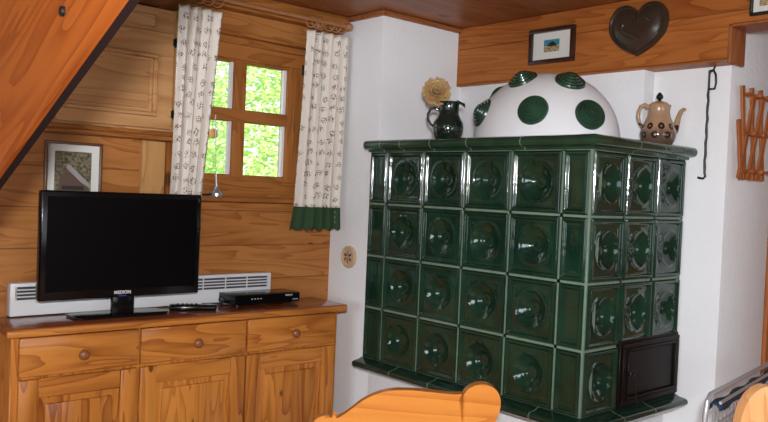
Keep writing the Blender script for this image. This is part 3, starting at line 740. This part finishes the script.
# wrought iron hook
hk = MB()
hx, hy = 2.772, 1.366
hk.tube([(2.772, hy-.004, 1.893), (2.772, hy-.012, 1.885), (2.772, hy-.004, 1.868), (2.772, hy+.004, 1.862)], .004, 8)
hk.tube([(2.772, hy+.012, 1.80), (2.772, hy-.012, 1.80), (2.772, hy-.016, 1.82), (2.772, hy-.014, 1.85), (2.772, hy-.006, 1.866), (2.772, hy+.006, 1.868), (2.772, hy+.010, 1.85)], .004, 8)
hk.tube([(2.772, hy+.010, 1.868), (2.772, hy+.010, 1.80)], .004, 8)
sh = [(2.772, hy+.010+.0015*math.sin(k*2.2), 1.80-k*.0215) for k in range(15)]
hk.tube(sh, [.005 if k % 2 else .0042 for k in range(15)], 8)
hk.tube([(2.772, hy+.010, 1.50), (2.772, hy+.006, 1.484), (2.772, hy+.014, 1.476), (2.772, hy+.034, 1.480)], .0042, 8)
tag(hk.build('iron_hook', M['iron']), 'long twisted black wrought iron hook hanging under the beam', 'hook')

# ------------------------------------------------------------------ jug with ceramic rose, teapot
jx, jy, jz = 2.245, 2.165, SZ1+.045
jg = thing('jug', (jx, jy, jz), 'dark green glazed jug standing left on the stove top', 'jug')
jp = [(0, .002), (.046, 0), (.050, .006), (.058, .028), (.061, .050), (.058, .070), (.047, .088), (.040, .102), (.039, .130), (.043, .150), (.040, .151), (.035, .130), (.036, .102), (.050, .06), (.046, .02), (0, .012)]
def spout(a, h_): return 1+ (.28*max(0, math.cos(a-SPA))**6 if h_ > .105 else 0)
SPA = 0
MB().lathe(jp, (jx, jy, jz), n=36).build('jug_body', M['jug'], jg)
R_ = Vector((.747, -.664, 0))   # towards the right of the picture
hdl = []
for k in range(13):
    a = math.radians(75+k*(210/12)); hdl.append(Vector((jx, jy, jz+.078))-R_*(.043-.030*math.cos(a)*1.0) + Vector((0, 0, .030*math.sin(a))))
hdl = [Vector((jx, jy, jz))-R_*d_+Vector((0, 0, z_)) for d_, z_ in ((.038, .118), (.056, .125), (.072, .118), (.081, .100), (.080, .080), (.070, .062), (.056, .052))]
MB().tube(hdl, [.006, .006, .0055, .0055, .0055, .005, .004], 10).build('handle', M['jug'], jg)
# leafy lip of glazed leaves
lf = MB()
def leaf(mb, base, d_, ln, wd_, droop, up_=Vector((0, 0, 1)), seg=6):
    d_ = d_.normalized(); sd_ = d_.cross(up_).normalized(); L_, R2_ = [], []
    A = []
    for k in range(seg+1):
        t2 = k/seg; c_ = base+d_*ln*t2+Vector((0, 0, -droop*t2*t2)); w2 = wd_*math.sin(PI*min(1, .08+t2*.92))
        A.append((mb.V(c_-sd_*w2+Vector((0, 0, -.003))), mb.V(c_+Vector((0, 0, .003))), mb.V(c_+sd_*w2+Vector((0, 0, -.003)))))
    for k in range(seg):
        mb.face([A[k][0], A[k][1], A[k+1][1], A[k+1][0]], True); mb.face([A[k][1], A[k][2], A[k+1][2], A[k+1][1]], True)
tp = Vector((jx, jy, jz+.150))
leaf(lf, tp+R_*.01, R_+Vector((0, 0, .25)), .055, .016, .02); leaf(lf, tp+R_*.03+Vector((0, 0, .006)), R_*1.0+Vector((-.3, -.3, -.1)), .035, .010, .02); leaf(lf, tp, R_*.5+Vector((-.6, -.5, 0)), .03, .012, .02)
leaf(lf, tp-R_*.012, Vector((-.7, -.7, .2)), .03, .012, .02)
lfo = lf.build('glazed_leaves', M['jug'], jg); sm = lfo.modifiers.new('thick', 'SOLIDIFY'); sm.thickness = .003
# relief flowers on belly
rf = MB()
V_ = Vector((-.665, -.747, 0))
for (a_, z_) in ((-.25, .045), (.05, .052), (.35, .040), (-.1, .028), (.2, .025)):
    dd = (V_*math.cos(a_*2.2)+R_*math.sin(a_*2.2)).normalized(); rf.ball(Vector((jx, jy, jz+z_))+dd*.059, .0085, 6, (1, 1, 1))
rf.build('relief_flowers', M['jug'], jg)
rs = thing('ceramic_rose', (jx-.02, jy, jz+.15), 'ochre coloured rose standing in the green jug', 'flower')
rc_ = Vector((jx, jy, jz+.186))-R_*.052+V_*.01
ro = MB(); fw_ = (V_+Vector((0, 0, .15))).normalized(); ru = fw_.cross(Vector((0, 0, 1))).normalized(); rv_ = ru.cross(fw_)
for (n_, rad, tilt, psz, dep, ph) in ((7, .040, .35, .027, -.006, 0.), (6, .028, .75, .024, .003, .4), (5, .018, 1.05, .019, .010, .9), (4, .009, 1.3, .014, .014, .3)):
    for k in range(n_):
        a = ph+2*PI*k/n_+random.uniform(-.1, .1); rad_d = ru*math.cos(a)+rv_*math.sin(a); psz_ = psz; tan = fw_.cross(rad_d)
        out_d = (rad_d*math.cos(tilt)+fw_*math.sin(tilt)); cc = rc_+rad_d*rad*.55+fw_*dep; grid = []
        for i in range(5):
            row = []
            for j in range(5):
                u = (j-2)/2; v = i/4; wv_ = psz*(.55+.6*math.sin(PI*min(1, .25+v*.6)))*(1 if v < .9 else .85)
                p = cc+out_d*(v*psz*1.35)+tan*(u*wv_*.75)+fw_*(abs(u)**2*psz*.35+.004*math.sin(u*5+k))-rad_d*(0)
                row.append(ro.V(p))
            grid.append(row)
        for i in range(4):
            for j in range(4): ro.face([grid[i][j], grid[i][j+1], grid[i+1][j+1], grid[i+1][j]], True)
po = ro.build('petals', M['rose'], rs); sm = po.modifiers.new('thick', 'SOLIDIFY'); sm.thickness = .0018
MB().tube([rc_-fw_*.01, Vector((jx, jy, jz+.15))-R_*.02, (jx, jy, jz+.04)], .003, 8).build('stem', M['jug'], rs)

tx, ty, tz = 2.675, 1.512, SZ1+.045
tp_ = thing('teapot', (tx, ty, tz), 'tall beige stoneware pot with dark flower spots on the stove top', 'teapot')
tprof = [(0, .001), (.044, 0), (.052, .006), (.062, .022), (.065, .040), (.061, .062), (.051, .085), (.042, .105), (.038, .125), (.041, .142), (.043, .148), (.038, .149), (0, .149)]
MB().lathe(tprof, (tx, ty, tz), n=40).build('pot_body', M['pot'], tp_)
ld = MB().lathe([(.036, .1465), (.036, .151), (.028, .158), (.012, .163), (0, .164)], (tx, ty, tz), n=28).build('lid', M['pot'], tp_)
MB().lathe([(.008, .161), (.006, .167), (.013, .174), (.013, .182), (.006, .192), (0, .197)], (tx, ty, tz), n=16).build('lid_knob', M['jug'], ld)
Tt = Vector((tx, ty, tz))
MB().tube([Tt+R_*d_+Vector((0, 0, z_)) for d_, z_ in ((.050, .040), (.062, .060), (.068, .085), (.073, .108), (.081, .128), (.091, .137), (.098, .136))], [.016, .014, .011, .0095, .009, .007, .005], 12).build('spout', M['pot'], tp_)
MB().tube([Tt-R_*d_+Vector((0, 0, z_)) for d_, z_ in ((.038, .138), (.052, .147), (.067, .141), (.075, .122), (.075, .100), (.068, .078), (.056, .062))], [.008, .008, .0075, .007, .007, .006, .006], 10).build('handle', M['pot'], tp_)

# round ornament on the white wall beside the sideboard
oo = thing('wall_ornament', (XP, 2.715, 1.083), 'small round carved wooden disc on the white wall right of the sideboard', 'ornament')
OC = (XP-.0005, 2.715, 1.083)
MB().lathe([(.049, 0), (.049, .010), (.044, .014), (.038, .014), (.036, .010), (0, .010)], OC, (-1, 0, 0), 36).build('disc', M['ornament'], oo)
stm = MB()
for k in range(6):
    a = 2*PI*k/6; cc = Vector(OC)+Vector((-.0115, math.sin(a)*.018, math.cos(a)*.018)); d_ = Vector((0, math.sin(a), math.cos(a))); s_ = Vector((0, math.cos(a), -math.sin(a)))
    v4 = [stm.V(cc+d_*.014), stm.V(cc+s_*.006+Vector((-.002, 0, 0))), stm.V(cc-d_*.014), stm.V(cc-s_*.006)]; top_ = stm.V(cc+Vector((-.005, 0, 0)))
    for i in range(4): stm.face([v4[i], v4[(i+1) % 4], top_])
stm.build('carved_rosette', M['brownframe'], oo)

# ------------------------------------------------------------------ curtains
RY, RZ = 2.748, 2.098
rd = thing('curtain_rod', (1.75, RY, RZ), 'wooden curtain rod with a round end knob above the window', 'curtain rod')
MB().tube([(1.25, RY, RZ), (2.165, RY, RZ)], .0095, 12).build('rod', M['rod'], rd)
MB().lathe([(.0095, 0), (.0095, .004), (.013, .006), (.013, .012), (.010, .015), (.017, .024), (.019, .034), (.016, .045), (.008, .052), (0, .054)], (2.158, RY, RZ), (1, 0, 0), 18).build('end_knob', M['rod'], rd)
MB().box((2.06, RY, RZ-.012), (2.078, 2.80, RZ+.012), .004).box((2.05, 2.785, RZ-.03), (2.088, YW-.06+.0, RZ+.03), .004).build('bracket', M['rod'], rd)
def curtain(label, x0t, x1t, x0b, x1b, zt, zb, nf, ph, lace):
    c_ = thing('curtain', ((x0t+x1t)/2, RY, zt), label, 'curtain', None)
    nx, nz = 120, 40; mb = MB(); uvl = mb.bm.loops.layers.uv.new('UVMap'); fabric = (x1t-x0t)*1.9
    vs = []; uvs = {}
    for j in range(nz+1):
        t_ = j/nz; z = zt+(zb-zt)*t_; a_ = x0t+(x0b-x0t)*t_; b_ = x1t+(x1b-x1t)*t_; row = []
        for i in range(nx+1):
            s_ = i/nx; amp = .012+.007*t_
            ang = 2*PI*nf*s_+ph+.5*math.sin(3*s_+2*t_)
            y = RY+amp*math.sin(ang)+.004*math.sin(ang*2.3+t_*3)
            x = a_+(b_-a_)*s_+.004*math.cos(ang)
            zz = z-(.006*abs(math.sin(ang/2)) if j == 0 else 0)
            v = mb.V((x, y, zz)); row.append(v); uvs[v] = (s_*fabric+ph, z)
        vs.append(row)
    for j in range(nz):
        for i in range(nx):
            f_ = mb.face([vs[j][i], vs[j][i+1], vs[j+1][i+1], vs[j+1][i]], True)
            for l_ in f_.loops: l_[uvl].uv = uvs[l_.vert]
    cl = mb.build('cloth', M['curtain'], c_); sm = cl.modifiers.new('thick', 'SOLIDIFY'); sm.thickness = .0012
    # crochet trim, scalloped lower edge
    mb = MB(); vs = []; nj = 8
    for j in range(nj+1):
        t_ = j/nj; row = []
        for i in range(nx+1):
            s_ = i/nx; ang = 2*PI*nf*s_+ph+.5*math.sin(3*s_+2)
            dep = lace*(1-.10*abs(math.sin(s_*PI*14)))
            flare = (s_-.5)*.010*t_-(.012*t_ if s_ < .3 else 0)
            row.append(mb.V((x0b+(x1b-x0b)*s_+.004*math.cos(ang)+flare, RY+.019*math.sin(ang)+.004*math.sin(ang*2.3+3)-.001, zb+.002-dep*t_)))
        vs.append(row)
    for j in range(nj):
        for i in range(nx):
            if i > nx*.72 and j in (1, 3, 5) and i % 5 == 2: continue
            mb.face([vs[j][i], vs[j][i+1], vs[j+1][i+1], vs[j+1][i]], True)
    tr = mb.build('crochet_trim', M['green_crochet'], c_); sm = tr.modifiers.new('thick', 'SOLIDIFY'); sm.thickness = .003
    tag(tr, 'dark green crochet border')
    return c_
def rings(c_, xs_):
    for x in xs_:
        mb = MB(); mb.tube([(x+.003*math.sin(a), RY+.022*math.cos(a), RZ-.012+.022*math.sin(a)) for a in [2*PI*k/20 for k in range(20)]], .0032, 6, close=True)
        # turned a little towards the room
        bmesh.ops.rotate(mb.bm, verts=mb.bm.verts, cent=(x, RY, RZ), matrix=Matrix.Rotation(math.radians(50), 3, 'Z'))
        mb.build('ring', M['rod'], c_)
cL = curtain('narrow sprigged white curtain left of the window, behind the television top', 1.378, 1.562, 1.374, 1.490, 2.052, 1.30, 4, .3, .10)
rings(cL, (1.385, 1.425, 1.462, 1.50, 1.54))
cR = curtain('sprigged white curtain with a dark green crochet hem right of the window', 1.975, 2.200, 1.948, 2.175, 2.056, 1.298, 5, 1.1, .102)
rings(cR, (1.99, 2.02, 2.085, 2.12, 2.15))

# ------------------------------------------------------------------ expanding peg rack on the right wall
pr = thing('peg_rack', (2.9, 1.29, 1.65), 'brown wooden concertina peg rack on the grey wall at the right', 'peg rack')
def slat(mb, x0, z0, x1, z1, y):
    p0, p1 = Vector((x0, 0, z0)), Vector((x1, 0, z1)); d_ = (p1-p0).normalized(); s_ = Vector((-d_.z, 0, d_.x)); w2 = .0122
    mb.prism([(p.x, p.z) for p in (p0-s_*w2*1.1, p0+s_*w2*1.1, p0+(p1-p0)*.5+s_*w2*.75, p1+s_*w2*1.1, p1-s_*w2*1.1, p0+(p1-p0)*.5-s_*w2*.75)], (0, y, 0), (1, 0, 0), (0, 0, 1), -.004, .004, .0015, 1)
X0 = 2.838; stp = .075
for k in range(3):
    x = X0+k*stp
    m1 = MB(); slat(m1, x, 1.815, x+.052, 1.478, 1.283); m1.build('slat', M['peg'], pr)
    m2 = MB(); slat(m2, x+.083, 1.79, x-.015, 1.48, 1.274); m2.build('slat', M['peg'], pr)
m2 = MB(); slat(m2, X0-.038, 1.69, X0+.004, 1.478, 1.2735); m2.build('slat', M['peg'], pr)
for z in (1.785, 1.645, 1.51):
    for k in range(3):
        x = X0+k*stp+(.04 if z < 1.7 else .075)
        MB().lathe([(0, -.058), (.008, -.056), (.010, -.048), (.006, -.040), (.005, 0), (0, .001)], (x, 1.300, z), (0, 1, 0), 12).build('peg', M['peg'], pr)
    mb = MB().box((X0-.01, 1.264, z-.005), (X0+.235, 1.2695, z+.005), .002); mb.build('cross_rail', M['peg'], pr)

# ------------------------------------------------------------------ chrome clothes rack, lower right
cr_ = thing('clothes_rack', (2.70, 1.0, 0), 'chrome wire clothes rack with a dark blue cloth at the lower right', 'clothes rack')
A0 = Vector((2.115, 1.005, .855)); A1 = Vector((2.84, 1.14, .84)); bk = Vector((.10, -.20, 0))
fr_ = MB()
a_lo = Vector((A0.x, A0.y, .02)); b_lo = Vector((A1.x, A1.y, .02))
fr_.tube([a_lo, A0+Vector((-.012, 0, -.05)), A0+Vector((-.004, 0, -.012)), A0+Vector((.02, .002, .004)), A1, Vector((A1.x+.02, A1.y, A1.z-.03)), b_lo], .0075, 10)
fr_.build('frame', M['chrome'], cr_)
f3 = MB(); f3.tube([A0+Vector((.01, -.03, -.012)), A1+Vector((0, -.03, -.012))], .0045, 8); f3.tube([A0+Vector((-.002, -.005, -.085)), A1+Vector((0, -.005, -.085))], .004, 8); f3.tube([A0+Vector((-.002, -.005, -.25)), A1+Vector((0, -.005, -.25))], .004, 8)
f3.build('rail', M['chrome'], cr_)
wr = MB()
for k in range(18):
    p = A0.lerp(A1, (k+1)/19); wr.tube([(p.x, p.y-.006, .45), (p.x, p.y-.006, p.z-.02)], .003, 6)
wr.build('wires', M['chrome'], cr_)
for p in (a_lo, b_lo): MB().tube([p+Vector((0, -.2, 0)), p+Vector((0, .1, 0))], .009, 8).build('foot_bar', M['chrome'], cr_)
clm = MB(); pts = []
rows = []
for j in range(7):
    row = []
    for i in range(31):
        s_ = i/30; p = A0.lerp(A1, .03+.95*s_); a = (-100+j*35); rr = .018+.004*math.sin(i*.7)
        row.append(clm.V(p+Vector((0, -.012+rr*math.sin(math.radians(a)), -.034+rr*math.cos(math.radians(a))*.9))))
    rows.append(row)
for j in range(6):
    for i in range(30): clm.face([rows[j][i], rows[j][i+1], rows[j+1][i+1], rows[j+1][i]], True)
clo = clm.build('folded_cloth', M['blue_cloth']); sm = clo.modifiers.new('thick', 'SOLIDIFY'); sm.thickness = .004
tag(clo, 'dark blue cloth draped along the top rail of the chrome rack', 'cloth')

# ------------------------------------------------------------------ carved chairs in the foreground
def chair(loc, rz, outline, label, mat, bev=.010, th=.03, lobe=None):
    c_ = thing('carved_chair', loc, label, 'chair', None, rz)
    mb = MB(); mb.prism(outline, (0, 0, 0), (1, 0, 0), (0, 0, 1), -th/2, th/2, bev, 3); mb.build('backrest', mat, c_, local=True)
    if lobe:
        mb = MB(); mb.prism(lobe, (0, 0, 0), (1, 0, 0), (0, 0, 1), -th/2-.004, th/2+.002, bev, 3); mb.build('backrest_side', mat, c_, local=True)
    MB().prism([(-.20, -.42), (.20, -.42), (.24, -.36), (.24, -.06), (.17, .0), (-.17, 0), (-.24, -.06), (-.24, -.36)], (0, .02, .44), (1, 0, 0), (0, 1, 0), 0, .03, .006).build('seat', mat, c_, local=True)
    for sx_ in (-1, 1):
        for y0 in (-.08, -.34):
            MB().tube([(sx_*.15, y0, .44), (sx_*.21, y0+(.05 if y0 > -.2 else -.05), 0)], [.020, .013], 10).build('leg', mat, c_, local=True)
    return c_
def smooth_poly(pts, n=5):
    """Catmull-Rom through an open chain"""
    out = []
    for i in range(len(pts)-1):
        p0 = pts[max(i-1, 0)]; p1 = pts[i]; p2 = pts[i+1]; p3 = pts[min(i+2, len(pts)-1)]
        for k in range(n):
            t = k/n; out.append(tuple(.5*((2*p1[d])+(-p0[d]+p2[d])*t+(2*p0[d]-5*p1[d]+4*p2[d]-p3[d])*t*t+(-p0[d]+3*p1[d]-3*p2[d]+p3[d])*t**3) for d in (0, 1)))
    out.append(pts[-1]); return out
# plane of the back is square to the line of sight; x axis = (.747,-.664)
top = smooth_poly([(-.232, .74), (-.236, .785), (-.222, .806), (-.200, .812), (-.178, .806), (-.150, .822), (-.105, .858), (-.055, .880), (.0, .8855), (.06, .883), (.115, .880), (.140, .882)])
body = top+[(.142, .80), (.135, .70), (.10, .60), (.08, .46), (-.08, .46), (-.11, .60), (-.19, .68)]
lob = smooth_poly([(.139, .876), (.150, .893), (.172, .906), (.198, .908), (.222, .896), (.234, .872), (.232, .84), (.216, .80), (.18, .74), (.145, .69)])+[(.140, .69)]
chair((1.375, 1.428, 0), math.atan2(-.664, .747), body[::-1], 'orange wooden chair with a carved curved back in the foreground before the stove', M['chair'], lobe=lob[::-1])
t2 = smooth_poly([(-.19, .60), (-.175, .72), (-.16, .80), (-.155, .88), (-.145, .945), (-.122, .985), (-.085, 1.0), (-.045, .985), (.0, .96), (.06, .97), (.12, .985), (.17, .95), (.185, .88), (.18, .70), (.16, .60)])
body2 = t2+[(.10, .46), (-.10, .46)]
chair((1.825, .654, 0), math.atan2(-.60, .80), body2[::-1], 'pale orange wooden chair back cut off at the lower right corner', M['chair_pale'])

# ------------------------------------------------------------------ outside the window
struct('ground_outside', MB().box((-8, 3.2, -.6), (20, 26, -.5)), M['lawn'], None, 'green lawn outside the window', 'lawn')
def leafy(name, ctr, rad, n, mat, label, ls=.045):
    t_ = thing(name, (ctr[0], ctr[1], -.5), label, 'tree')
    MB().tube([(ctr[0], ctr[1], -.5), (ctr[0]+.05, ctr[1], ctr[2])], [.12, .06], 8).build('trunk', M['bark'], t_)
    mb = MB()
    for k in range(n):
        d_ = Vector((random.gauss(0, 1), random.gauss(0, 1), random.gauss(0, 1))).normalized()
        rr = random.uniform(.55, 1)**.5*(1+.22*noise.noise(d_*2.6+Vector(ctr)))
        p = Vector(ctr)+Vector((d_.x*rad[0], d_.y*rad[1], d_.z*rad[2]))*rr
        a = Vector((random.gauss(0, 1), random.gauss(0, 1), random.gauss(0, .6))).normalized(); b_ = a.cross(d_+Vector((0, 0, .3))).normalized()
        s_ = ls*random.uniform(.6, 1.3)
        mb.face([mb.V(p-a*s_), mb.V(p+b_*s_*.45), mb.V(p+a*s_), mb.V(p-b_*s_*.45)])
    cr = mb.build('foliage', mat, t_, fix=False)
leafy('leafy_tree', (5.3, 7.9, 1.5), (1.35, 1.0, 2.0), 14000, M['leaf1'], 'bright green leafy tree seen through the right window panes')
leafy('leafy_tree', (4.6, 10.9, 2.0), (1.6, 1.2, 2.6), 14000, M['leaf2'], 'green leafy tree seen through the left window panes', .055)
leafy('garden_shrub', (3.75, 5.8, .45), (.95, .7, .85), 9000, M['leaf2'], 'lower green shrub seen at the bottom of the window', .035)
leafy('leafy_tree', (9.5, 16.0, 2.6), (5.5, 2.2, 5.4), 16000, M['leaf1'], 'pale green tree farthest back outside the window', .10)
gl = thing('garden_globe', (1.709, 3.06, 1.6), 'round pale orange globe hanging just outside the left window pane', 'lantern')
GC = Vector((1.713, 3.06, 1.600))
MB().ball(GC, .023, 14).build('globe', M['globe'], gl)
MB().tube([GC+Vector((0, 0, .019)), GC+Vector((0, 0, .5))], .0012, 6).build('cord', M['blackmat'], gl)
